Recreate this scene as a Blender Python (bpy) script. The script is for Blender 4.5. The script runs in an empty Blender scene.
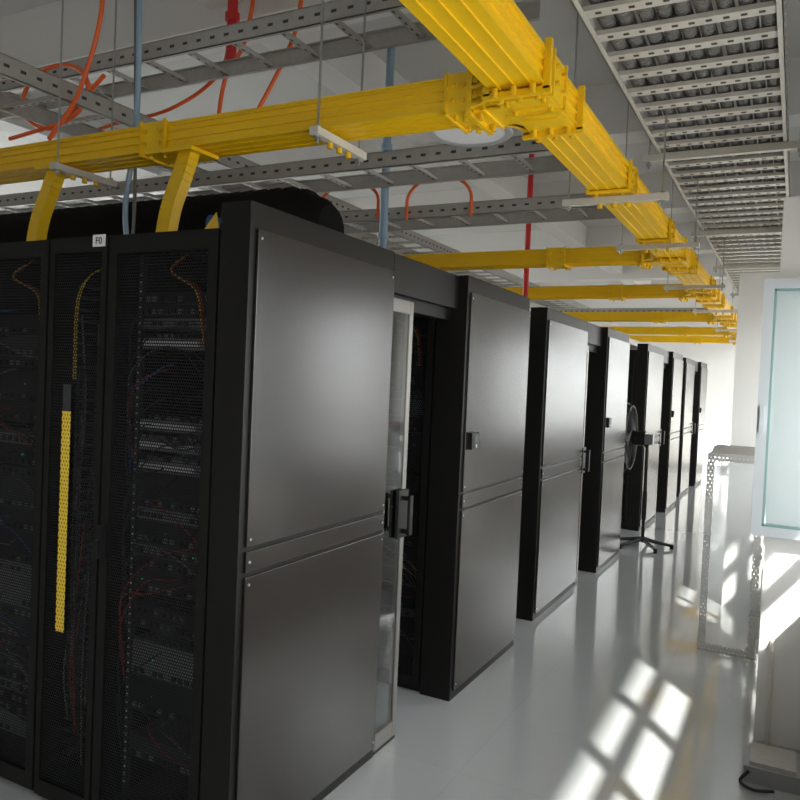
import bpy, math, random
from mathutils import Vector, Matrix
random.seed(7)
D = bpy.data
SC = bpy.context.scene
SC.view_settings.view_transform = 'Standard'

# ---------------------------------------------------------------- materials
def mat(name, col, rough=0.5, metal=0.0, emit=None, es=0.0, bump=None, alpha=None, spec=None, noise=None):
    m = D.materials.new(name); m.use_nodes = True
    nt = m.node_tree; p = nt.nodes["Principled BSDF"]
    p.inputs["Base Color"].default_value = (*col, 1)
    p.inputs["Roughness"].default_value = rough
    p.inputs["Metallic"].default_value = metal
    if spec is not None: p.inputs["Specular IOR Level"].default_value = spec
    if emit:
        p.inputs["Emission Color"].default_value = (*emit, 1)
        p.inputs["Emission Strength"].default_value = es
    tc = nt.nodes.new("ShaderNodeTexCoord")
    if noise:
        n = nt.nodes.new("ShaderNodeTexNoise"); n.inputs["Scale"].default_value = noise[0]
        n.inputs["Detail"].default_value = 3
        nt.links.new(tc.outputs["Object"], n.inputs["Vector"])
        mx = nt.nodes.new("ShaderNodeMix"); mx.data_type = 'RGBA'
        mx.inputs["A"].default_value = (*col, 1)
        mx.inputs["B"].default_value = (*[c*noise[1] for c in col], 1)
        nt.links.new(n.outputs["Fac"], mx.inputs["Factor"])
        nt.links.new(mx.outputs["Result"], p.inputs["Base Color"])
    if bump:
        n = nt.nodes.new("ShaderNodeTexNoise"); n.inputs["Scale"].default_value = bump[0]
        nt.links.new(tc.outputs["Object"], n.inputs["Vector"])
        b = nt.nodes.new("ShaderNodeBump"); b.inputs["Strength"].default_value = bump[1]
        b.inputs["Distance"].default_value = 0.01
        nt.links.new(n.outputs["Fac"], b.inputs["Height"])
        nt.links.new(b.outputs["Normal"], p.inputs["Normal"])
    return m

def math_node(nt, op, a, b=None):
    n = nt.nodes.new("ShaderNodeMath"); n.operation = op
    for i, v in enumerate((a, b)):
        if v is None: continue
        if isinstance(v, (int, float)): n.inputs[i].default_value = v
        else: nt.links.new(v, n.inputs[i])
    return n.outputs[0]

def perf_mat(name, col, pitch, rad, ax=("X", "Z"), rough=0.4, metal=0.3, spec=None):
    """sheet metal with punched (transparent) round holes, staggered"""
    m = mat(name, col, rough, metal, spec=spec); nt = m.node_tree
    p = nt.nodes["Principled BSDF"]; out = nt.nodes["Material Output"]
    tc = nt.nodes.new("ShaderNodeTexCoord"); s = nt.nodes.new("ShaderNodeSeparateXYZ")
    nt.links.new(tc.outputs["Object"], s.inputs[0])
    u = math_node(nt, 'DIVIDE', s.outputs[ax[0]], pitch)
    v = math_node(nt, 'DIVIDE', s.outputs[ax[1]], pitch)
    row = math_node(nt, 'FLOOR', v)
    off = math_node(nt, 'MULTIPLY', row, 0.5)
    u2 = math_node(nt, 'ADD', u, off)
    fu = math_node(nt, 'SUBTRACT', math_node(nt, 'FRACT', u2), 0.5)
    fv = math_node(nt, 'SUBTRACT', math_node(nt, 'FRACT', v), 0.5)
    d2 = math_node(nt, 'ADD', math_node(nt, 'MULTIPLY', fu, fu), math_node(nt, 'MULTIPLY', fv, fv))
    hole = math_node(nt, 'LESS_THAN', d2, rad*rad)
    tr = nt.nodes.new("ShaderNodeBsdfTransparent"); mx = nt.nodes.new("ShaderNodeMixShader")
    nt.links.new(hole, mx.inputs[0]); nt.links.new(p.outputs[0], mx.inputs[1]); nt.links.new(tr.outputs[0], mx.inputs[2])
    nt.links.new(mx.outputs[0], out.inputs[0])
    return m

def glass_mat(name, tint, gloss=0.05, diff=0.0, rough=0.03, graz=0.7):
    m = D.materials.new(name); m.use_nodes = True; nt = m.node_tree
    nt.nodes.remove(nt.nodes["Principled BSDF"]); out = nt.nodes["Material Output"]
    tr = nt.nodes.new("ShaderNodeBsdfTransparent"); tr.inputs[0].default_value = (*tint, 1)
    gl = nt.nodes.new("ShaderNodeBsdfGlossy"); gl.inputs["Roughness"].default_value = rough
    lw = nt.nodes.new("ShaderNodeLayerWeight"); lw.inputs[0].default_value = 0.5
    a = math_node(nt, 'ADD', math_node(nt, 'MULTIPLY', math_node(nt, 'POWER', lw.outputs["Facing"], 4.0), graz), gloss)
    mx = nt.nodes.new("ShaderNodeMixShader")
    nt.links.new(a, mx.inputs[0]); nt.links.new(tr.outputs[0], mx.inputs[1]); nt.links.new(gl.outputs[0], mx.inputs[2])
    o = mx.outputs[0]
    if diff > 0:
        df = nt.nodes.new("ShaderNodeBsdfDiffuse"); df.inputs[0].default_value = (0.85, 0.88, 0.9, 1)
        tl = nt.nodes.new("ShaderNodeBsdfTranslucent"); tl.inputs[0].default_value = (0.85, 0.88, 0.9, 1)
        ad = nt.nodes.new("ShaderNodeMixShader"); nt.links.new(df.outputs[0], ad.inputs[1]); nt.links.new(tl.outputs[0], ad.inputs[2])
        m2 = nt.nodes.new("ShaderNodeMixShader"); m2.inputs[0].default_value = diff
        nt.links.new(o, m2.inputs[1]); nt.links.new(ad.outputs[0], m2.inputs[2]); o = m2.outputs[0]
    nt.links.new(o, out.inputs[0])
    return m

def tile_mat():
    m = mat("floor_tile", (0.5, 0.52, 0.54), 0.13); nt = m.node_tree; p = nt.nodes["Principled BSDF"]
    tc = nt.nodes.new("ShaderNodeTexCoord")
    br = nt.nodes.new("ShaderNodeTexBrick"); br.offset = 0.0
    br.inputs["Color1"].default_value = (0.43, 0.445, 0.455, 1); br.inputs["Color2"].default_value = (0.42, 0.435, 0.445, 1)
    br.inputs["Mortar"].default_value = (0.37, 0.385, 0.40, 1)
    br.inputs["Scale"].default_value = 1.0; br.inputs["Mortar Size"].default_value = 0.0015
    br.inputs["Brick Width"].default_value = 0.6; br.inputs["Row Height"].default_value = 0.6
    nt.links.new(tc.outputs["Object"], br.inputs["Vector"])
    nt.links.new(br.outputs["Color"], p.inputs["Base Color"])
    p.inputs["Specular IOR Level"].default_value = 1.0
    p.inputs["Coat Weight"].default_value = 0.6; p.inputs["Coat Roughness"].default_value = 0.04
    n = nt.nodes.new("ShaderNodeTexNoise"); n.inputs["Scale"].default_value = 2.5
    nt.links.new(tc.outputs["Object"], n.inputs["Vector"])
    mr = nt.nodes.new("ShaderNodeMapRange"); mr.inputs["To Min"].default_value = 0.05; mr.inputs["To Max"].default_value = 0.12
    nt.links.new(n.outputs["Fac"], mr.inputs["Value"]); nt.links.new(mr.outputs[0], p.inputs["Roughness"])
    return m

def hose_mat(name, col):
    m = mat(name, col, 0.42); nt = m.node_tree; p = nt.nodes["Principled BSDF"]
    tc = nt.nodes.new("ShaderNodeTexCoord"); w = nt.nodes.new("ShaderNodeTexWave")
    w.bands_direction = 'Y'; w.inputs["Scale"].default_value = 14
    nt.links.new(tc.outputs["Object"], w.inputs["Vector"])
    b = nt.nodes.new("ShaderNodeBump"); b.inputs["Strength"].default_value = 0.8; b.inputs["Distance"].default_value = 0.01
    nt.links.new(w.outputs["Fac"], b.inputs["Height"]); nt.links.new(b.outputs["Normal"], p.inputs["Normal"])
    return m

M_PANEL = mat("satin_dark_metal", (0.014, 0.011, 0.009), 0.26, 0.0, spec=0.75)
M_FRAME = mat("black_powder_coat", (0.005, 0.0045, 0.004), 0.45, spec=0.3)
M_BLACK = mat("black_plastic", (0.006, 0.006, 0.006), 0.4, spec=0.35)
M_DUCT = mat("black_duct_cloth", (0.006, 0.006, 0.006), 0.8, spec=0.15)
M_MESH = perf_mat("perforated_black_door", (0.008, 0.008, 0.009), 0.011, 0.37, rough=0.4, metal=0.0, spec=.3)
M_SRV = [mat("server_dark", (0.015, 0.0155, 0.017), 0.4, 0.3), mat("server_grey", (0.17, 0.175, 0.18), 0.4, 0.3),
         mat("server_mid", (0.04, 0.042, 0.046), 0.4, 0.3)]
M_SILV = mat("server_silver", (0.6, 0.6, 0.6), 0.35, 0.3)
M_LEDG = mat("led_green", (0.05, 0.6, 0.2), 0.4, 0, (0.1, 1, 0.4), 0.5)
M_LEDB = mat("led_blue", (0.1, 0.3, 0.9), 0.4, 0, (0.15, 0.4, 1), 0.5)
M_CAB = [mat("cable_red", (0.32, 0.025, 0.02), 0.5), mat("cable_yellow", (0.70, 0.45, 0.03), 0.5),
         mat("cable_blue", (0.03, 0.10, 0.30), 0.5), mat("cable_dark", (0.015, 0.015, 0.015), 0.5),
         mat("cable_grey", (0.16, 0.16, 0.16), 0.5)]
M_YEL = mat("yellow_raceway", (0.97, 0.60, 0.008), 0.36, noise=(3, 0.92))
M_YEL2 = mat("yellow_knob", (0.82, 0.50, 0.01), 0.45)
M_GALV = mat("galvanised_steel", (0.52, 0.505, 0.48), 0.42, 0.3, noise=(25, 0.75))
M_GALVP = mat("painted_ladder", (0.70, 0.67, 0.61), 0.45, 0.1, noise=(18, 0.85))
M_HOLE = mat("slot_dark", (0.05, 0.05, 0.05), 0.6)
M_ROD = mat("zinc_rod", (0.45, 0.46, 0.47), 0.35, 0.8)
M_HOSE = hose_mat("corrugated_hose", (0.19, 0.185, 0.18))
M_ORG = mat("orange_conduit", (0.9, 0.15, 0.03), 0.45)
M_RED = mat("red_pipe_paint", (0.65, 0.03, 0.03), 0.4)
M_BLUE = mat("blue_grey_pipe", (0.30, 0.42, 0.55), 0.45)
M_WALL = mat("white_wall_paint", (0.82, 0.81, 0.79), 0.7, bump=(60, 0.05), noise=(1.5, 0.94))
M_CEIL = mat("ceiling_paint", (0.74, 0.735, 0.72), 0.8, noise=(1.0, 0.85))
M_BEAM = mat("beam_paint", (0.80, 0.79, 0.775), 0.7)
M_ALU = mat("aluminium_white", (0.55, 0.58, 0.61), 0.35, 0.25)
M_GLASS = glass_mat("window_glass", (0.95, 0.98, 0.98), 0.03)
M_GLASS2 = glass_mat("casement_glass", (0.85, 0.92, 0.93), 0.06, 0.36)
M_FILM = glass_mat("clouded_sheet", (0.85, 0.88, 0.89), 0.05, 0.45, 0.15)
M_DGLASS = glass_mat("door_glass", (0.45, 0.5, 0.5), 0.25, graz=.3)
M_DFR = mat("door_frame_alu", (0.20, 0.19, 0.175), 0.33, 0.5)
M_SKIRT = mat("skirting_tile", (0.30, 0.30, 0.31), 0.3)
M_WHITE = mat("white_label", (0.8, 0.8, 0.8), 0.5)
M_LAMP = mat("lamp_reflector", (0.66, 0.68, 0.70), 0.35, 0.3)
M_LAMPF = mat("lamp_diffuser", (0.62, 0.63, 0.64), 0.4, 0, (1, 1, 1), 0.10)
M_PERF = perf_mat("perforated_galvanised", (0.62, 0.62, 0.61), 0.024, 0.2, rough=0.4, metal=0.3)
M_PERFY = perf_mat("perforated_galvanised_side", (0.62, 0.62, 0.61), 0.024, 0.2, ax=("Y", "Z"), rough=0.4, metal=0.3)
M_YSTRIP = perf_mat("yellow_perforated_strip", (0.80, 0.55, 0.05), 0.0145, 0.27, rough=0.5, metal=0.0)
M_TEAL = mat("green_gasket", (0.16, 0.27, 0.26), 0.5)
M_FLOOR = tile_mat()

# ---------------------------------------------------------------- builder
class B:
    def __init__(s): s.v = []; s.f = []; s.m = []; s.sm = []; s.mats = []
    def mi(s, m):
        if m not in s.mats: s.mats.append(m)
        return s.mats.index(m)
    def add(s, vs, fs, m, smooth=False):
        o = len(s.v); s.v += [tuple(v) for v in vs]; k = s.mi(m)
        for f in fs: s.f.append([i+o for i in f]); s.m.append(k); s.sm.append(smooth)
    def box(s, x0, x1, y0, y1, z0, z1, m):
        x0, x1 = sorted((x0, x1)); y0, y1 = sorted((y0, y1)); z0, z1 = sorted((z0, z1))
        s.add([(x0,y0,z0),(x1,y0,z0),(x1,y1,z0),(x0,y1,z0),(x0,y0,z1),(x1,y0,z1),(x1,y1,z1),(x0,y1,z1)],
              [(0,3,2,1),(4,5,6,7),(0,1,5,4),(1,2,6,5),(2,3,7,6),(3,0,4,7)], m)
    def tube(s, pts, r, m, seg=8, caps=True, smooth=True):
        P = [Vector(p) for p in pts]; n = len(P)
        if not isinstance(r, (list, tuple)): r = [r]*n
        vs = []; prev = None
        for i in range(n):
            t = (P[min(i+1, n-1)] - P[max(i-1, 0)]).normalized()
            if prev is None:
                a = Vector((0, 0, 1)) if abs(t.z) < 0.9 else Vector((1, 0, 0))
                u = t.cross(a).normalized()
            else:
                u = (prev - t*prev.dot(t)).normalized()
            prev = u; w = t.cross(u)
            for k in range(seg):
                an = 2*math.pi*k/seg
                vs.append(P[i] + (u*math.cos(an) + w*math.sin(an))*r[i])
        fs = []
        for i in range(n-1):
            for k in range(seg):
                k2 = (k+1) % seg
                fs.append((i*seg+k, i*seg+k2, (i+1)*seg+k2, (i+1)*seg+k))
        s.add(vs, fs, m, smooth)
        if caps:
            s.add(vs[:seg], [tuple(range(seg-1, -1, -1))], m); s.add(vs[-seg:], [tuple(range(seg))], m)
    def cyl(s, p0, p1, r, m, seg=12): s.tube([p0, p1], r, m, seg)
    def obeam(s, p0, p1, w, h, m):
        p0 = Vector(p0); p1 = Vector(p1); t = (p1-p0).normalized()
        a = Vector((1, 0, 0)); u = (a - t*a.dot(t)).normalized(); q = t.cross(u)
        vs = []
        for p in (p0, p1):
            for su, sq in ((-1,-1),(1,-1),(1,1),(-1,1)): vs.append(p + u*su*w/2 + q*sq*h/2)
        s.add(vs, [(0,3,2,1),(4,5,6,7),(0,1,5,4),(1,2,6,5),(2,3,7,6),(3,0,4,7)], m)
    def build(s, name, parent=None, bevel=0):
        me = D.meshes.new(name); me.from_pydata(s.v, [], s.f)
        for m in s.mats: me.materials.append(m)
        me.polygons.foreach_set("material_index", s.m); me.polygons.foreach_set("use_smooth", s.sm)
        me.update(); ob = D.objects.new(name, me); SC.collection.objects.link(ob)
        if parent: ob.parent = parent
        if bevel:
            md = ob.modifiers.new("bevel", 'BEVEL'); md.width = bevel; md.segments = 2; md.limit_method = 'ANGLE'
        return ob

def curve_pts(ctrl, n=10):
    P = [Vector(c) for c in ctrl]; P = [P[0]*2-P[1]] + P + [P[-1]*2-P[-2]]; out = []
    for i in range(1, len(P)-2):
        for k in range(n):
            t = k/n; a, b, c, d = P[i-1], P[i], P[i+1], P[i+2]
            out.append(0.5*((2*b) + (c-a)*t + (2*a-5*b+4*c-d)*t*t + (3*b-a-3*c+d)*t**3))
    out.append(P[-2]); return out

# ---------------------------------------------------------------- room shell
XR, XL, YB, YF, ZC = 0.35, -10.0, -4.0, 18.0, 4.2
ZT = ZC-.002
b = B(); b.box(XL-.2, XR+.15, YB-.2, YF+.2, -0.1, 0, M_FLOOR); b.build("floor")
b = B(); b.box(XL-.2, XR+.15, YB-.2, YF+.2, ZC, ZC+.15, M_CEIL); b.build("ceiling")
b = B()
for yy in (0.8, 3.6, 6.4, 9.2, 12.0, 14.8): b.box(XL, XR, yy, yy+.3, ZC-.42, ZC, M_BEAM)
for xx in (-3.3, -6.8): b.box(xx, xx+.25, YB, YF, ZC-.32, ZC, M_BEAM)
b.build("ceiling_beam_grid")
# left wall; its strip windows are added to brighten the ceiling
FILL_LW = [(3.2, 9.0), (9.6, 15.0)]; LZ0, LZ1 = 1.3, 3.7
b = B(); y = YB-.2
for a, c in FILL_LW:
    b.box(XL-.2, XL, y, a, 0, ZC, M_WALL); b.box(XL-.2, XL, a, c, 0, LZ0, M_WALL); b.box(XL-.2, XL, a, c, LZ1, ZC, M_WALL); y = c
b.box(XL-.2, XL, y, YF+.2, 0, ZC, M_WALL); b.build("wall_left")
for i, (a, c) in enumerate(FILL_LW):
    b = B(); x0, x1 = XL-.12, XL-.06
    b.box(x0, x1, a, c, LZ0, LZ0+.05, M_ALU); b.box(x0, x1, a, c, LZ1-.05, LZ1, M_ALU); n = 6
    for k in range(n+1):
        yy = a+(c-a-.05)*k/n; b.box(x0, x1, yy, yy+.05, LZ0, LZ1, M_ALU)
    b.box(x0, x1, a, c, 2.5, 2.55, M_ALU)
    b.add([(x0+.03, a, LZ0), (x0+.03, c, LZ0), (x0+.03, c, LZ1), (x0+.03, a, LZ1)], [(0, 1, 2, 3)], M_GLASS)
    b.build("window_%d" % (i+7))
b = B(); b.box(XL, XR+.15, YF, YF+.2, 0, ZC, M_WALL); b.build("wall_far")
b = B(); b.box(XL, XR+.15, YB-.2, YB, 0, ZC, M_WALL); b.build("wall_back")
wins = [(-2.8, 0.9, 2.3), (1.2, 4.0, 2.3), (4.65, 6.35, 2.3), (7.1, 9.6, 2.3), (9.95, 12.5, 2.3), (12.9, 17.5, 3.2)]
SILL = 0.95
b = B(); y = YB
for (a, c, top) in wins:
    b.box(XR, XR+.15, y, a, 0, ZC, M_WALL)
    b.box(XR, XR+.15, a, c, 0, SILL, M_WALL); b.box(XR, XR+.15, a, c, top, ZC, M_WALL)
    y = c
b.box(XR, XR+.15, y, YF, 0, ZC, M_WALL)
b.build("wall_right")
b = B(); b.box(XR+.155, XR+.75, -3.6, 12.7, 2.36, 2.42, M_WALL); b.build("exterior_sunshade_canopy")  # unseen slab added outside to block high sun and shorten the floor patches
b = B()
b.box(-0.10, XR, 4.06, 4.45, 0, 2.62, M_WALL)
b.build("wall_pier")
b = B(); b.box(-0.44, XR, 6.5, 6.9, 0, 2.62, M_WALL); b.build("wall_pier.001")
for i, (a, c, top) in enumerate(wins):
    b = B(); x0, x1 = XR+.04, XR+.10; fw = .05
    b.box(x0, x1, a, c, SILL, SILL+fw, M_ALU); b.box(x0, x1, a, c, top-fw, top, M_ALU)
    n = max(2, round((c-a)/0.7)); 
    for k in range(n+1):
        yy = a + (c-a-fw)*k/n; b.box(x0, x1, yy, yy+fw, SILL, top, M_ALU)
    b.box(x0, x1, a, c, 1.30, 1.30+fw, M_ALU); 
    if top > 2.5: b.box(x0, x1, a, c, 2.2, 2.26, M_ALU)
    b.add([(x0+.03, a, SILL), (x0+.03, c, SILL), (x0+.03, c, top), (x0+.03, a, top)], [(0, 1, 2, 3)], M_GLASS)
    b.box(XR-.04, XR+.04, a, c, SILL-.02, SILL, M_ALU)
    b.build("window_%d" % (i+1))
b = B()
b.box(XR-.015, XR, YB, 4.06, 0, .1, M_SKIRT); b.box(XR-.015, XR, 4.45, 6.5, 0, .1, M_SKIRT); b.box(XR-.015, XR, 6.9, YF, 0, .1, M_SKIRT)
b.build("baseboard_right")
b = B(); b.box(XL, XR-.02, YF-.015, YF, 0, .1, M_SKIRT); b.build("baseboard_far")

# opened casement sash
b = B(); y0, y1 = 3.965, 4.015; xa, xb, za, zb, w = -.16, XR-.005, 1.01, 2.22, .045
b.box(xa, xa+w, y0, y1, za, zb, M_ALU); b.box(xb-w, xb, y0, y1, za, zb, M_ALU)
b.box(xa+w, xb-w, y0, y1, za, za+w, M_ALU); b.box(xa+w, xb-w, y0, y1, zb-w, zb, M_ALU)
for (p, q, r_, s_) in ((xa+w, xa+w+.010, za+w, zb-w), (xb-w-.010, xb-w, za+w, zb-w)):
    b.box(p, q, y0+.006, y1-.006, r_, s_, M_TEAL)
b.box(xa+w, xb-w, y0+.006, y1-.006, zb-w-.010, zb-w, M_TEAL); b.box(xa+w, xb-w, y0+.006, y1-.006, za+w, za+w+.010, M_TEAL)
g0, g1, g2, g3 = xa+w+.010, xb-w-.010, za+w+.010, zb-w-.010
b.add([(g0, y0+.025, g2), (g1, y0+.025, g2), (g1, y0+.025, g3), (g0, y0+.025, g3)], [(0, 1, 2, 3)], M_GLASS2)
b.box(xa+.012, xa+.03, y0-.025, y0, 1.5, 1.62, M_ALU)
b.build("open_casement_window")

# perforated frame standing against the pier
b = B(); x0, x1, y0, y1, H = -.49, -.15, 5.3, 5.75, 1.28; w = .045
b.box(x0, x0+w, y0, y0+.003, 0.004, H, M_PERF); b.box(x0+w, x1, y0, y0+.003, H-w, H, M_PERF)
b.box(x0+w, x1, y0, y0+.003, 0.004, w, M_PERF); b.box(x1-w, x1, y0, y0+.003, w, H-w, M_PERF)
b.box(x0, x0+.003, y0+.003, y0+w, 0.004, H, M_PERFY); b.box(x0, x0+.003, y1-w, y1, 0.004, H, M_PERFY)
b.box(x0, x0+.003, y0+w, y1-w, H-w, H, M_PERFY); b.box(x0, x0+.003, y0+w, y1-w, 0.004, w, M_PERFY)
b.box(x0, x1, y1-.003, y1, H-w, H, M_PERF); b.box(x1-w, x1, y1-.003, y1, 0.004, H-w, M_PERF)
b.add([(x0+w, y0+.008, w), (x1-w, y0+.008, w), (x1-w, y0+.008, H-w), (x0+w, y0+.008, H-w)], [(0, 1, 2, 3)], M_FILM)
b.box(x0, x1, y0, y1, 0.0, 0.004, M_GALV); b.box(x0+.01, x1, y0+.01, y1-.01, H, H+.006, M_GALVP)
for k in range(7):
    b.box(x0+.02, x1-.02, y0+.02+k*.06, y0+.035+k*.06, H+.006, H+.02+.012*(k%3), M_GALV)
b.build("perforated_metal_frame")

# bits at the pier foot
b = B(); b.cyl((-.04, 4.03, 0), (-.04, 4.03, .45), .012, M_GALVP); b.cyl((-.04, 4.03, .45), (-.04, 4.058, .5), .012, M_GALVP)
b.build("wall_conduit_stub")
b = B(); b.box(-.12, .1, 3.60, 3.85, 0, .07, M_SKIRT); b.box(-.10, .08, 3.62, 3.83, .07, .085, M_GALV)
b.tube(curve_pts([(-.1,3.6,.05),(-.13,3.57,.012),(-.08,3.52,.012),(0.0,3.55,.012)]), .007, M_CAB[3])
b.build("floor_junction_box")

# ---------------------------------------------------------------- racks
HR = 2.15
def rack(x0, x1, yf, yb, H=HR, rich=True, seed=0, name="server_rack", light_zone=None):
    rd = random.Random(seed); b = B(); t = .02
    b.box(x0, x0+t, yf+.03, yb, .0, H, M_FRAME); b.box(x1-t, x1, yf+.03, yb, .0, H, M_FRAME)
    b.box(x0+t, x1-t, yf+.03, yb, H-t, H, M_FRAME); b.box(x0+t, x1-t, yf+.03, yb, .0, .06, M_FRAME)
    b.box(x0+t, x1-t, yb-t, yb, .06, H-t, M_FRAME)
    fw = .04; g = .003
    a, c = x0+g, x1-g
    b.box(a, a+fw, yf, yf+.028, .03, H-.01, M_FRAME); b.box(c-fw, c, yf, yf+.028, .03, H-.01, M_FRAME)
    b.box(a+fw, c-fw, yf, yf+.028, .03, .09, M_FRAME); b.box(a+fw, c-fw, yf, yf+.028, H-.07, H-.01, M_FRAME)
    b.add([(a+fw, yf+.012, .09), (c-fw, yf+.012, .09), (c-fw, yf+.012, H-.07), (a+fw, yf+.012, H-.07)], [(0, 1, 2, 3)], M_MESH)
    b.box(a+.006, a+.03, yf-.022, yf, .98, 1.10, M_BLACK)           # handle
    b.box(a+.010, a+.026, yf-.03, yf-.022, 1.0, 1.05, M_BLACK)
    # rails
    yr = yf+.10
    for xr in (x0+.05, x1-.07):
        b.box(xr, xr+.02, yr, yr+.02, .08, H-.06, M_SRV[2])
        z = .12
        while z < H-.12:
            b.box(xr+.006, xr+.014, yr-.001, yr, z, z+.010, M_SILV if rich else M_SRV[1]); z += .03
    z = .14
    while z < H-.22:
        u = rd.choice([1, 1, 1, 2, 2, 3])*.0445
        if rd.random() < .84:
            m = rd.choice([M_SRV[0], M_SRV[0], M_SRV[1], M_SRV[2], M_SRV[2]])
            zone = light_zone and light_zone[0] < z < light_zone[1]
            if zone: m = M_SRV[1]; u = .0445
            b.box(x0+.075, x1-.075, yr+.004, yr+.6, z, z+u-.004, m)
            if zone:
                b.box(x0+.085, x1-.16, yr-.006, yr+.004, z+.012, z+.032, M_SILV)
                z += .03
            if rich:
                n = 10
                for k in range(n):
                    xx = x0+.09+(x1-x0-.2)*k/n
                    b.box(xx, xx+.018, yr-.002, yr+.004, z+.01, z+.028, M_BLACK if rd.random() < .6 else M_SRV[1])
                if rd.random() < .4:
                    xx = rd.uniform(x0+.09, x1-.1)
                    b.box(xx, xx+.003, yr-.003, yr+.004, z+u*.5, z+u*.5+.003, rd.choice([M_LEDG, M_LEDB, M_LEDG]))
        z += u
    if rich:
        for k in range(34):
            z = rd.uniform(.3, H-.25); xs = rd.uniform(x0+.1, x1-.1); side = rd.choice([x0+.045, x1-.045])
            m = rd.choices(M_CAB, weights=[1.6, .4, 1.2, 10, 3])[0]
            ctrl = [(xs, yr, z), (xs+rd.uniform(-.02, .02), yr-.045, z-.01), ((xs+side)/2, yr-.05, z-rd.uniform(.02, .08)),
                    (side, yr-.03, z-rd.uniform(.1, .25)), (side+rd.uniform(-.01, .01), yr+.0, z-rd.uniform(.3, .5))]
            ctrl = [(p[0], max(p[1], yf+.03), max(.08, p[2])) for p in ctrl]
            b.tube(curve_pts(ctrl, 5), .003, m, 5)
        for k in range(3):
            o = k*.006; xx = x1-.12
            b.tube(curve_pts([(xx+o, yr-.02, 1.75), (xx+o, yr-.04, 1.85), (xx-.04+o, yr-.03, 1.95+o), ((x0+x1)/2-.05, yr, 2.03-o), ((x0+x1)/2-.05, yr+.1, H-.04)], 6), .003, M_CAB[0] if k else M_CAB[1], 5)
    return b.build(name)

def slim_manager(x0, x1, yf, yb, H=HR):
    b = B(); t = .015
    b.box(x0, x0+t, yf+.02, yb, 0, H, M_FRAME); b.box(x1-t, x1, yf+.02, yb, 0, H, M_FRAME)
    b.box(x0+t, x1-t, yb-t, yb, 0, H, M_FRAME); b.box(x0+t, x1-t, yf+.02, yb-t, H-t, H, M_FRAME)
    b.box(x0+t, x1-t, yf+.02, yb-t, 0, .05, M_FRAME)
    b.box(x0+.003, x0+.03, yf, yf+.02, .02, H-.01, M_FRAME); b.box(x1-.03, x1-.003, yf, yf+.02, .02, H-.01, M_FRAME)
    b.box(x0+.03, x1-.03, yf, yf+.02, H-.06, H-.01, M_FRAME); b.box(x0+.03, x1-.03, yf, yf+.02, .02, .08, M_FRAME)
    b.add([(x0+.03, yf+.008, .08), (x1-.03, yf+.008, .08), (x1-.03, yf+.008, H-.06), (x0+.03, yf+.008, H-.06)], [(0, 1, 2, 3)], M_MESH)
    rd = random.Random(3)
    z = .15
    while z < 2.0:   # cable fingers
        for xx in (x0+.05, x1-.09): b.box(xx, xx+.04, yf+.09, yf+.17, z, z+.008, M_SRV[2])
        z += .0445
    for k in range(34):
        xx = rd.uniform(x0+.08, x1-.08); z1 = rd.uniform(.6, 2.0); z0 = rd.uniform(.1, z1-.3)
        m = rd.choices(M_CAB, weights=[1.5, .6, 1, 9, 3])[0]
        b.tube(curve_pts([(xx, yf+.08, z0), (xx+rd.uniform(-.03, .03), yf+rd.uniform(.04, .1), (z0+z1)/2), (xx+rd.uniform(-.03, .03), yf+.08, z1)], 6), .0035, m, 5)
    for k in range(2):
        o = k*.012
        b.tube(curve_pts([(x0+.09+o, yf+.05, 1.62), (x0+.10+o, yf+.045, 1.9), (x0+.15+o, yf+.05, 2.0+o*.5), (x1-.05, yf+.06, 2.05)], 6), .003, M_CAB[1], 5)
    # yellow perforated strip and tag
    xs = x0+.10
    b.box(xs, xs+.045, yf-.003, yf-.001, .67, 1.50, M_YSTRIP)
    b.box(xs, xs+.045, yf-.0009, yf-.0001, .67, 1.50, M_BLACK)
    b.box(xs+.002, xs+.043, yf-.003, yf, 1.50, 1.60, M_SRV[2])
    # label plate
    b.box(x1-.075, x1-.012, yf-.004, yf-.001, H-.045, H-.002, M_WHITE)
    ob = b.build("vertical_cable_manager")
    cu = D.curves.new("label_text", 'FONT'); cu.body = "F0"; cu.size = .036; cu.extrude = .0005; cu.align_x = 'CENTER'
    cu.materials.append(M_BLACK)
    tx = D.objects.new("label_text", cu); SC.collection.objects.link(tx)
    tx.location = (x1-.0435, yf-.0046, H-.036); tx.rotation_euler = (math.radians(90), 0, 0); tx.parent = ob
    return ob

# pod definitions: rowA(y0,y1), rowB(y0,y1)
pods = [((1.94, 2.92), (3.64, 4.66)), ((5.21, 6.36), (6.92, 7.90)), ((9.3, 10.45), (11.0, 12.0)), ((12.8, 13.9), (14.45, 15.5))]
XE = -1.70; HE = 2.225
rack(-2.215, XE-.005, 1.94, 2.92, seed=11, light_zone=(1.2, 1.75))
slim_manager(-2.53, -2.22, 1.94, 2.92)
rack(-3.13, -2.535, 1.94, 2.92, seed=5)
rack(-3.735, -3.135, 1.94, 2.92, seed=6)
rack(-4.34, -3.74, 1.94, 2.92, seed=8, rich=False)

def dark_row(x_start, y0, y1, n, H=HR, face=-1):
    for k in range(n):
        rack(x_start-.6*(k+1)+.002, x_start-.6*k-.002, y0, y1, seed=20+k, rich=(k < 2 and y0 < 4), name="server_rack", H=H)
for i, (A, Bq) in enumerate(pods):
    if i > 0: dark_row(XE-.005, A[0], A[1], 3)
    dark_row(XE-.005, Bq[0], Bq[1], 4 if i == 0 else 3)

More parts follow.
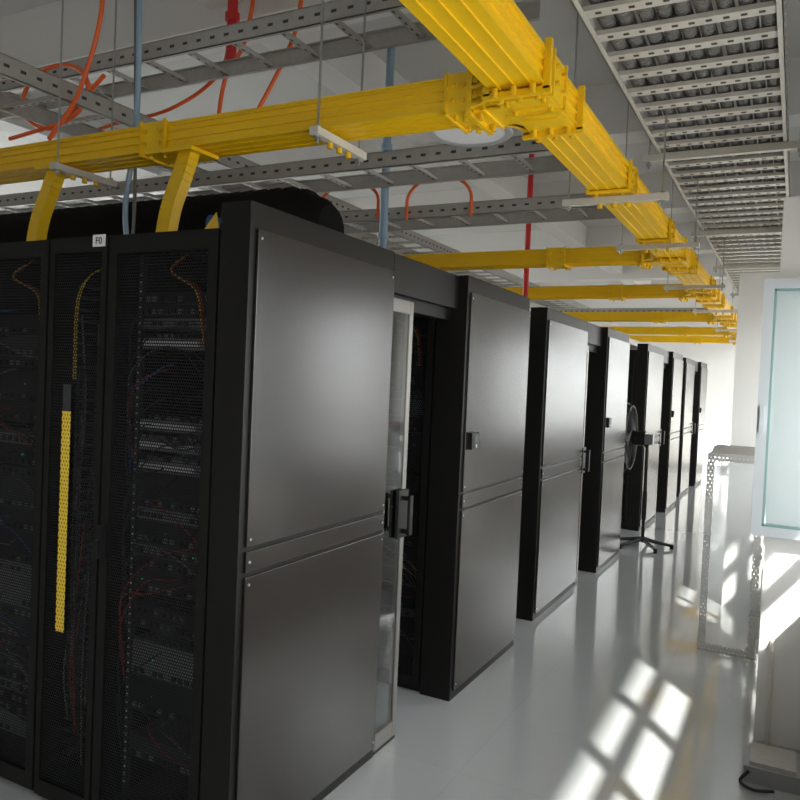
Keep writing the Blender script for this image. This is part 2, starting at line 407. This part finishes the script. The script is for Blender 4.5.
def end_panel(y0, y1, xf, name="containment_end_panel"):
    b = B()
    b.box(XE, xf-.012, y0, y1, 0, HE, M_FRAME)
    ins = .03
    for z0, z1 in ((.05, 1.0), (1.015, 1.085), (1.10, 2.14)):
        b.box(xf-.012, xf, y0+ins, y1-.012, z0, z1, M_PANEL)
    for z in (.08, .975, 1.05, 1.125, 2.11):
        for yy in (y0+.045, y1-.03):
            b.cyl((xf, yy, z), (xf+.003, yy, z), .005, M_ROD, 8)
    return b.build(name, bevel=.003)

for i, (A, Bq) in enumerate(pods):
    end_panel(A[0], A[1], -1.565); 
    end_panel(Bq[0], Bq[1], -1.515)
    b = B(); g = .003
    b.box(XE, -1.615, A[1]+g, Bq[0]-g, 1.99, HE, M_FRAME)
    b.box(-1.615, -1.577, A[1]+g, Bq[0]-g, 2.05, HE-.004, M_FRAME)
    b.box(-3.5, XE-.006, A[1]+g, Bq[0]-g, HR, HR+.03, M_FRAME)  # unseen roof slab, added to keep light out of the aisle
    b.build("aisle_doorway_header", bevel=.002)
    # sliding glass door, pushed open beside panel A
    b = B(); xa, xb = -1.608, -1.580; ya, yb = A[1]+.004, A[1]+(.215 if i == 0 else .11); w = .035
    b.box(xa, xb, ya, ya+.012, .015, 2.03, M_DFR); b.box(xa, xb, yb-w, yb, .015, 2.03, M_DFR)
    b.box(xa, xb, ya+.012, yb-w, .015, .09, M_DFR); b.box(xa, xb, ya+.012, yb-w, 1.97, 2.03, M_DFR)
    xg = xb-.006
    b.add([(xg, ya+.012, .09), (xg, yb-w, .09), (xg, yb-w, 1.97), (xg, ya+.012, 1.97)], [(0, 1, 2, 3)], M_DGLASS)
    b.box(xa, xb, ya+.01, yb-.002, 0, .015, M_BLACK)
    zc = 1.06
    b.box(xb, xb+.018, yb-.10, yb-.005, zc-.11, zc+.11, M_BLACK)
    b.box(xb+.018, xb+.05, yb-.075, yb-.055, zc-.085, zc-.065, M_BLACK)
    b.box(xb+.018, xb+.05, yb-.075, yb-.055, zc+.065, zc+.085, M_BLACK)
    b.box(xb+.05, xb+.066, yb-.08, yb-.05, zc-.09, zc+.09, M_BLACK)
    b.build("sliding_glass_door", bevel=.003)
    b = B(); yy = Bq[0]+.06
    b.box(-1.5145, -1.49, yy, yy+.10, 1.32, 1.41, M_BLACK)
    b.box(-1.49, -1.486, yy+.02, yy+.08, 1.36, 1.395, M_SRV[2]); b.cyl((-1.49, yy+.05, 1.34), (-1.484, yy+.05, 1.34), .01, M_ROD)
    b.build("access_card_reader", bevel=.003)

# ---------------------------------------------------------------- yellow raceway
RX, RZ, RW, RH = -0.89, 2.675, 0.175, 0.115
def race(b, axis, c, z, s0, s1, w=RW, h=RH, sleeve=1.2, s_off=.6):
    def bx(u0, u1, v0, v1, z0, z1, m=M_YEL):
        if axis == 'Y': b.box(c+u0, c+u1, v0, v1, z0, z1, m)
        else: b.box(v0, v1, c+u0, c+u1, z0, z1, m)
    t = .006
    bx(-w/2, w/2, s0, s1, z, z+t); bx(-w/2, -w/2+t, s0, s1, z+t, z+h); bx(w/2-t, w/2, s0, s1, z+t, z+h)
    bx(-w/2-.006, w/2+.006, s0, s1, z+h, z+h+.01)       # cover
    for sg in (-1, 1):
        for zz in (.0, .04, .078, .105):
            u = sg*(w/2); bx(min(u, u+sg*.009), max(u, u+sg*.009), s0, s1, z+zz, z+zz+.007)
    for uu in (-.055, 0, .055): bx(uu-.003, uu+.003, s0, s1, z-.005, z)
    s = s0+s_off
    while s < s1-.1:
        L = .08; W = w/2+.014
        bx(-W, W, s-L, s+L, z-.013, z-.006); bx(-W, -W+.006, s-L, s+L, z-.006, z+h+.016); bx(W-.006, W, s-L, s+L, z-.006, z+h+.016)
        for e in (-L, L-.010):
            bx(-W-.010, -W, s+e, s+e+.010, z-.016, z+h+.022); bx(W, W+.010, s+e, s+e+.010, z-.016, z+h+.022)
            bx(-W-.010, W+.010, s+e, s+e+.010, z-.022, z-.013)
        for sg in (-1, 1):
            for e in (-.045, .045):
                for zz in (.03, .088):
                    u = sg*W
                    p0 = (c+u, s+e, z+zz) if axis == 'Y' else (s+e, c+u, z+zz)
                    p1 = (c+u+sg*.018, s+e, z+zz) if axis == 'Y' else (s+e, c+u+sg*.018, z+zz)
                    b.cyl(p0, p1, .010, M_YEL2, 8)
            for e in (-.045, .045):
                p = (c+sg*w*.38, s+e) if axis == 'Y' else (s+e, c+sg*w*.38)
                b.cyl((*p, z-.013), (*p, z-.03), .009, M_YEL2, 8)
        s += sleeve

def fillet(b, cx, cy, sx, sy, r, z, h):
    n = 8; inner = []; outer = []
    ox, oy = cx+sx*r, cy+sy*r
    for k in range(n+1):
        a = math.pi/2*k/n
        inner.append((ox-sx*r*math.sin(a), oy-sy*r*math.cos(a)))
        outer.append((ox-sx*(r-.012)*math.sin(a), oy-sy*(r-.012)*math.cos(a)))
    vs = [(p[0], p[1], z) for p in inner]+[(p[0], p[1], z+h) for p in inner]+[(p[0], p[1], z) for p in outer]+[(p[0], p[1], z+h) for p in outer]
    m = n+1; fs = []
    for k in range(n):
        fs += [(k, k+1, m+k+1, m+k), (2*m+k, 2*m+k+1, 3*m+k+1, 3*m+k), (k, k+1, 2*m+k+1, 2*m+k), (m+k, m+k+1, 3*m+k+1, 3*m+k)]
    b.add(vs, fs, M_YEL)
    for zz in (z, z+h+.004):
        vs = [(cx, cy, zz)]+[(p[0], p[1], zz) for p in outer]
        b.add(vs, [(0, k+1, k+2) for k in range(n)], M_YEL)
    for zz in (z-.004, z+h*.5, z+h):
        o1 = [(ox-sx*(r-.012)*math.sin(math.pi/2*k/n), oy-sy*(r-.012)*math.cos(math.pi/2*k/n)) for k in range(n+1)]
        o2 = [(ox-sx*(r-.030)*math.sin(math.pi/2*k/n), oy-sy*(r-.030)*math.cos(math.pi/2*k/n)) for k in range(n+1)]
        vs = [(p[0], p[1], zz) for p in o1]+[(p[0], p[1], zz) for p in o2]+[(p[0], p[1], zz+.012) for p in o1]+[(p[0], p[1], zz+.012) for p in o2]
        fs = []
        for k in range(n): fs += [(k, k+1, m+k+1, m+k), (2*m+k, 2*m+k+1, 3*m+k+1, 3*m+k), (m+k, m+k+1, 3*m+k+1, 3*m+k)]
        b.add(vs, fs, M_YEL)

def tee(b, cx, cy, z, r=.13, w=RW, h=RH):
    fillet(b, cx-w/2, cy-w/2, -1, -1, r, z, h); fillet(b, cx-w/2, cy+w/2, -1, 1, r, z, h)
    e = w/2+r; q = w*.38
    b.box(cx-w/2, cx+w/2, cy-e, cy+e, z-.014, z-.006, M_YEL)
    b.box(cx-e, cx-w/2, cy-w/2, cy+w/2, z-.014, z-.006, M_YEL)
    W = w/2+.018
    for yy in (cy-e, cy+e):
        b.box(cx-W-.015, cx+W+.015, yy-.010, yy+.010, z-.034, z-.012, M_YEL)
        for sg in (-1, 1): b.box(cx+sg*W-.012, cx+sg*W+.012, yy-.010, yy+.010, z-.02, z+h+.03, M_YEL)
        for sg in (-1, 0, 1):
            for dy in (-.03, .03): b.cyl((cx+sg*q, yy+dy, z-.008), (cx+sg*q, yy+dy, z-.04), .011, M_YEL2, 8)
    xx = cx-e
    b.box(xx-.010, xx+.010, cy-W-.015, cy+W+.015, z-.034, z-.012, M_YEL)
    for sg in (-1, 1): b.box(xx-.010, xx+.010, cy+sg*W-.012, cy+sg*W+.012, z-.02, z+h+.03, M_YEL)
    for sg in (-1, 1):
        for dx in (-.03, .03):
            b.cyl((xx+dx, cy+sg*q, z-.008), (xx+dx, cy+sg*q, z-.04), .011, M_YEL2, 8)
            for zz in (.03, .085): b.cyl((xx+dx, cy+sg*w/2, z+zz), (xx+dx, cy+sg*(w/2+.026), z+zz), .010, M_YEL2, 8)
    for dy in (-.06, 0, .06): b.box(cx-w/2+.02, cx+w/2-.02, cy+dy-.004, cy+dy+.004, z-.022, z-.014, M_YEL)

b = B()
race(b, 'Y', RX, RZ, -1.5, 17.5, s_off=1.4, sleeve=1.35)
cross = [2.68, 6.2, 8.5, 11.4, 14.0, 16.2]
for i, cy in enumerate(cross):
    race(b, 'X', cy, RZ, -6.5 if i == 0 else -5.5, RX-RW/2, s_off=.72 if i == 0 else .6, sleeve=1.55)
    tee(b, RX, cy, RZ)
for (xx, yy) in ((-2.50, 2.60), (-3.38, 2.60)):    # drop chutes
    pts = curve_pts([(xx+.02, yy+.02, RZ+.03), (xx+.01, yy-.02, RZ-.12), (xx-.03, yy-.05, 2.38), (xx-.06, yy-.06, HR+.001)], 5)
    for p, q in zip(pts[:-1], pts[1:]): b.obeam(p, q, .075, .055, M_YEL)
    b.box(xx-.07, xx+.09, yy-.06, yy+.12, RZ-.03, RZ-.013, M_YEL)
b.tube(curve_pts([(-2.9, 6.15, RZ+.02), (-2.98, 6.15, RZ-.15), (-3.0, 6.15, RZ-.5)]), .05, M_YEL, 8)
b.build("yellow_fibre_raceway")

# ---------------------------------------------------------------- grey ladders
def ladder(name, axis, c0, c1, z, s0, s1, step=.28, sh=.09, m=M_GALVP, rungw=.035, holes=True, hoses=0, dbl=False):
    b = B()
    def bx(u0, u1, v0, v1, z0, z1, mm=m):
        if axis == 'Y': b.box(u0, u1, v0, v1, z0, z1, mm)
        else: b.box(v0, v1, u0, u1, z0, z1, mm)
    for c, sg in ((c0, 1), (c1, -1)):
        bx(c, c+sg*.004, s0, s1, z, z+sh); bx(c, c+sg*.022, s0, s1, z, z+.004); bx(c, c+sg*.022, s0, s1, z+sh-.004, z+sh)
        if holes:
            s = s0+.03
            while s < min(s1, 9) - .05:
                bx(c-.001 if sg > 0 else c-.0, c+.0005 if sg > 0 else c+.001, s, s+.03, z+sh*.42, z+sh*.58, M_HOLE)
                s += .09
    s = s0+.1
    while s < s1-.05:
        bx(c0+.004, c1-.004, s, s+rungw, z+.015, z+.034)
        if holes and s < 8:
            k = c0+.05
            while k < c1-.05:
                bx(k, k+.022, s+rungw*.35, s+rungw*.65, z+.0142, z+.0151, M_HOLE); k += .06
        s += step
    for k in range(hoses):
        cc = c0+.055+(c1-c0-.11)*k/(hoses-1)
        r = .031
        pts = []
        s = s0
        while s <= s1:
            pts.append((cc+random.uniform(-.006, .006), s, z+.036+r+random.uniform(0, .006))); s += .5
        b.tube(pts, r, M_HOSE, 10)
    return b.build(name)

ladder("cable_ladder", 'Y', -.78, -.11, 3.04, -1.5, 17.0, step=.21, sh=.11, rungw=.06, hoses=9)
for (yy, zz) in ((3.75, 2.86), (5.0, 2.86), (7.3, 2.9), (9.8, 2.9), (12.6, 2.9)):
    ladder("cable_ladder", 'X', yy, yy+.4, zz, -7.5, -1.04, step=.3, m=M_GALV, rungw=.03)
ladder("cable_ladder", 'Y', -2.65, -2.2, 2.34, 3.6, 16.0, step=.3, m=M_GALV, rungw=.03)
ladder("cable_ladder", 'Y', -3.95, -3.45, 3.05, -1.0, 16.0, step=.3, m=M_GALV, rungw=.03, sh=.1)
ladder("cable_ladder", 'X', 2.95, 3.3, 3.30, -7.5, -1.1, step=.3, m=M_GALV, rungw=.03)

# threaded-rod trapeze hangers
def hanger(axis, c, s0, s1, z, top=ZT):
    b = B()
    if axis == 'X':
        b.box(s0, s1, c-.02, c+.02, z-.032, z, M_GALVP); ends = [(s0+.03, c), (s1-.03, c)]
    else:
        b.box(c-.02, c+.02, s0, s1, z-.032, z, M_GALVP); ends = [(c, s0+.03), (c, s1-.03)]
    for e in ends:
        b.cyl((*e, z-.06), (*e, top), .005, M_ROD, 6)
        b.cyl((*e, z-.046), (*e, z-.032), .014, M_ROD, 6); b.cyl((*e, z), (*e, z+.012), .014, M_ROD, 6)
    for k in range(3):
        f = (s0+s1)/2+(k-1)*.07
        p = (f, c) if axis == 'X' else (c, f)
        b.cyl((*p, z-.055), (*p, z-.032), .013, M_YEL2, 8)
    return b.build("trapeze_hanger")
for xx in (-1.73, -3.25, -4.8): hanger('Y', xx, 2.49, 2.87, RZ-.024)
for yy in (1.2, 3.95, 5.3, 7.4, 9.6, 12.4, 15.0): hanger('X', yy, -1.14, -.61, RZ-.024)
for yy in (1.9, 4.6, 6.9, 8.8, 11.2, 13.6):
    b = B(); b.box(-.86, -.02, yy-.02, yy+.02, 3.0, 3.038, M_GALVP)
    for xx in (-.83, -.05): b.cyl((xx, yy, 2.96), (xx, yy, ZT), .006, M_ROD, 6); b.cyl((xx, yy, 2.975), (xx, yy, 3.0), .016, M_ROD, 6)
    b.build("ladder_support_bracket")

# ---------------------------------------------------------------- conduits & pipes
def loop(c, rx, rz, tail, name="orange_flexible_conduit", full=1.0):
    pts = []
    n = 28
    for k in range(int(n*full)+1):
        a = math.pi*1.5 + 2*math.pi*k/n if full >= 1 else math.pi + math.pi*k/(n*full)*-1
        pts.append((c[0]+rx*math.cos(a), c[1]+.03*k/n, c[2]+rz*math.sin(a)))
    b = B()
    if full < 1: pts = [(pts[0][0], pts[0][1], c[2]-tail)]+pts+[(pts[-1][0], pts[-1][1], c[2]-tail)]
    else: pts = [(c[0]-tail, c[1], c[2]-rz-.03)]+pts+[(c[0]+tail, c[1]+.05, c[2]-rz+.25)]
    b.tube(pts, .012, M_ORG, 8); return b.build(name)
loop((-3.74, 2.85, 3.16), .28, .17, .35)
loop((-3.09, 4.95, 3.0), .25, .15, .13, full=.5)
loop((-2.34, 4.95, 2.97), .25, .17, .13, full=.5)
def cond(ctrl):
    b = B(); b.tube(curve_pts(ctrl), .012, M_ORG, 8); b.build("orange_flexible_conduit")
cond([(-3.0, 3.35, 2.9), (-2.95, 3.35, 3.3), (-2.8, 3.35, 3.55), (-2.75, 3.4, 4.19)])
cond([(-4.1, 2.4, HR), (-4.08, 2.4, 2.5), (-4.0, 2.3, 2.85)])
cond([(-2.75, 3.35, 3.05), (-2.55, 3.35, 3.35), (-2.45, 3.35, 3.6), (-2.4, 3.35, 4.19)])
cond([(-4.6, 3.6, 3.0), (-4.3, 3.6, 3.25), (-3.6, 3.6, 3.32), (-3.2, 3.6, 3.5), (-3.1, 3.55, 3.77)])
cond([(-3.45, 2.62, 2.82), (-3.4, 2.75, 3.1), (-3.25, 2.75, 3.5), (-3.3, 2.75, 3.87)])
for (x, y, z0, z1, r, m, nm) in ((-2.95, 3.4, 3.42, ZT, .03, M_RED, "red_fire_pipe"), (-2.63, 7.85, HR, ZT, .03, M_RED, "red_fire_pipe"),
                             (-2.75, 4.9, 2.45, ZT, .03, M_BLUE, "blue_grey_drop_pipe")):
    b = B(); b.cyl((x, y, z0), (x, y, z1), r, m, 12)
    for zz in (z0+.25, z0+.9):
        if zz+.04 < z1: b.cyl((x, y, zz), (x, y, zz+.04), r*1.4, m, 12)
    b.build(nm)
b = B(); b.tube(curve_pts([(-3.05, 2.82, HR), (-3.12, 2.83, 2.5), (-3.05, 2.82, 3.0), (-3.1, 2.84, 4.19)]), .014, M_BLUE, 8)
b.tube(curve_pts([(-3.12, 2.86, HR), (-3.10, 2.87, 2.6), (-3.16, 2.86, 4.19)]), .009, M_CAB[4], 8); b.build("flexible_drop_conduit")

# black corrugated duct above first pod
b = B(); P = []; R = []
for k in range(81):
    P.append((-2.17-k*.045, 3.32, 2.43)); R.append((.235 if k % 2 else .218)*(min(1, (k+2)/6)**.5))
b.tube(P, R, M_DUCT, 18); b.build("black_corrugated_duct")

# blue patch cords on top of the first rack
b = B(); dz = HR-2.12
for k in range(6):
    o = k*.01
    b.tube(curve_pts([(-1.78-o, 2.25+o, 2.13+dz), (-1.83-o, 2.1, 2.165+dz+o*.6), (-1.93-o, 2.15+o, 2.15+dz), (-2.0-o, 2.35, 2.128+dz)]), .005, M_CAB[2], 6)
b.add([(-1.83, 2.0, 2.121+dz), (-1.76, 2.0, 2.121+dz), (-1.80, 2.03, 2.19+dz), (-1.80, 2.06, 2.121+dz)], [(0, 1, 2), (1, 3, 2), (0, 2, 3), (0, 3, 1)], M_CAB[1])
b.build("blue_patch_cable_bundle")

# high-bay pendant lamp
b = B(); cx, cy, z = -1.43, 3.34, 2.85
prof = [(.0, .0), (.165, .0), (.20, -.004), (.205, .0), (.19, .035), (.14, .08), (.07, .12), (.05, .14), (.05, .24), (.0, .24)]
n = 40; vs = []; fs = []
for r, dz in prof:
    for k in range(n): vs.append((cx+r*math.cos(2*math.pi*k/n), cy+r*math.sin(2*math.pi*k/n), z+dz))
for i in range(1, len(prof)-1):
    for k in range(n): fs.append((i*n+k, i*n+(k+1) % n, (i+1)*n+(k+1) % n, (i+1)*n+k))
b.add(vs, fs, M_LAMP, True); b.add(vs[n:2*n], [tuple(range(n-1, -1, -1))], M_LAMPF)
b.cyl((cx, cy, z+.24), (cx, cy, ZT), .010, M_ROD); b.build("high_bay_pendant_lamp")

# ---------------------------------------------------------------- pedestal fan
b = B(); fx, fy = -1.38, 8.40
for k in range(5):
    a = 2*math.pi*k/5+.3
    b.tube([(fx, fy, .09), (fx+.15*math.cos(a), fy+.15*math.sin(a), .06), (fx+.30*math.cos(a), fy+.30*math.sin(a), .035)], [.025, .02, .015], M_BLACK, 8)
    b.cyl((fx+.30*math.cos(a), fy+.30*math.sin(a), 0), (fx+.30*math.cos(a), fy+.30*math.sin(a), .05), .02, M_BLACK, 8)
b.cyl((fx, fy, .05), (fx, fy, 1.12), .018, M_BLACK); b.cyl((fx, fy, .3), (fx, fy, .6), .026, M_BLACK)
hz = 1.16
b.cyl((fx-.02, fy, hz), (fx-.16, fy, hz), .08, M_BLACK, 16); b.cyl((fx-.0, fy, hz-.08), (fx-.05, fy, hz+.0), .03, M_BLACK)
b.box(fx-.02, fx+.06, fy-.05, fy+.05, hz-.06, hz+.05, M_SRV[1])
for dx, rr in ((-.17, .34), (-.23, .37), (-.29, .34)):
    b.tube([(fx+dx, fy+rr*math.cos(a*math.pi/16), hz+rr*math.sin(a*math.pi/16)) for a in range(33)], .007, M_BLACK, 6)
for k in range(36):
    a = 2*math.pi*k/36; c_, s_ = math.cos(a), math.sin(a)
    b.tube([(fx-.15, fy+.06*c_, hz+.06*s_), (fx-.17, fy+.34*c_, hz+.34*s_), (fx-.23, fy+.37*c_, hz+.37*s_), (fx-.29, fy+.34*c_, hz+.34*s_), (fx-.31, fy+.05*c_, hz+.05*s_)], .003, M_BLACK, 4)
for k in range(4):
    a = math.pi/2*k
    vs = []
    for rr, da in ((.05, -.3), (.31, -.42), (.31, .42), (.05, .3)):
        vs.append((fx-.23+da*.06, fy+rr*math.cos(a+da), hz+rr*math.sin(a+da)))
    b.add(vs, [(0, 1, 2, 3)], M_BLACK)
b.build("pedestal_fan")

# ---------------------------------------------------------------- light
w = D.worlds.new("sky"); SC.world = w; w.use_nodes = True
nt = w.node_tree; bg = nt.nodes["Background"]; bg.inputs[1].default_value = 9.5
tc = nt.nodes.new("ShaderNodeTexCoord"); sp = nt.nodes.new("ShaderNodeSeparateXYZ"); nt.links.new(tc.outputs["Generated"], sp.inputs[0])
mr = nt.nodes.new("ShaderNodeMapRange"); mr.inputs["From Min"].default_value = -.10; mr.inputs["From Max"].default_value = .03
nt.links.new(sp.outputs["Z"], mr.inputs["Value"])
mx = nt.nodes.new("ShaderNodeMix"); mx.data_type = 'RGBA'
mx.inputs["A"].default_value = (.34, .33, .31, 1); mx.inputs["B"].default_value = (.98, .98, .98, 1)
nt.links.new(mr.outputs[0], mx.inputs["Factor"]); nt.links.new(mx.outputs["Result"], bg.inputs[0])
sd = D.lights.new("sun", 'SUN'); sd.energy = 20; sd.angle = math.radians(1.5); sd.color = (1, .96, .88)
so = D.objects.new("sun", sd); SC.collection.objects.link(so)
so.rotation_euler = Vector((-.470, .65, -.60)).to_track_quat('-Z', 'Y').to_euler()
def portal(x, y, z, sz, sy, rot):
    ld = D.lights.new("window_portal", 'AREA'); ld.shape = 'RECTANGLE'; ld.size = sz; ld.size_y = sy
    ld.cycles.is_portal = True
    lo = D.objects.new("window_portal", ld); SC.collection.objects.link(lo)
    lo.location = (x, y, z); lo.rotation_euler = (0, math.radians(rot), 0)
for (a, c, top) in wins: portal(XR+.152, (a+c)/2, (top+SILL)/2, top-SILL, c-a, 90)
for (a, c) in FILL_LW: portal(XL-.21, (a+c)/2, (LZ0+LZ1)/2, LZ1-LZ0, c-a, -90)  # sampling portals for the added left fill windows

# ---------------------------------------------------------------- camera
th, p, ro = math.radians(27.5), math.atan(20/760), math.radians(2.5)
f = Vector((-math.sin(th)*math.cos(p), math.cos(th)*math.cos(p), -math.sin(p)))
r = Vector((math.cos(th), math.sin(th), 0)); u = r.cross(f)
r2 = r*math.cos(ro)+u*math.sin(ro); u2 = u*math.cos(ro)-r*math.sin(ro)
cd = D.cameras.new("camera"); cd.sensor_width = 36; cd.lens = 760/800*36; cd.clip_start = .05
co = D.objects.new("camera", cd); SC.collection.objects.link(co)
Mx = Matrix((r2, u2, -f)).transposed().to_4x4(); Mx.translation = (0, 0, 1.67); co.matrix_world = Mx
SC.camera = co
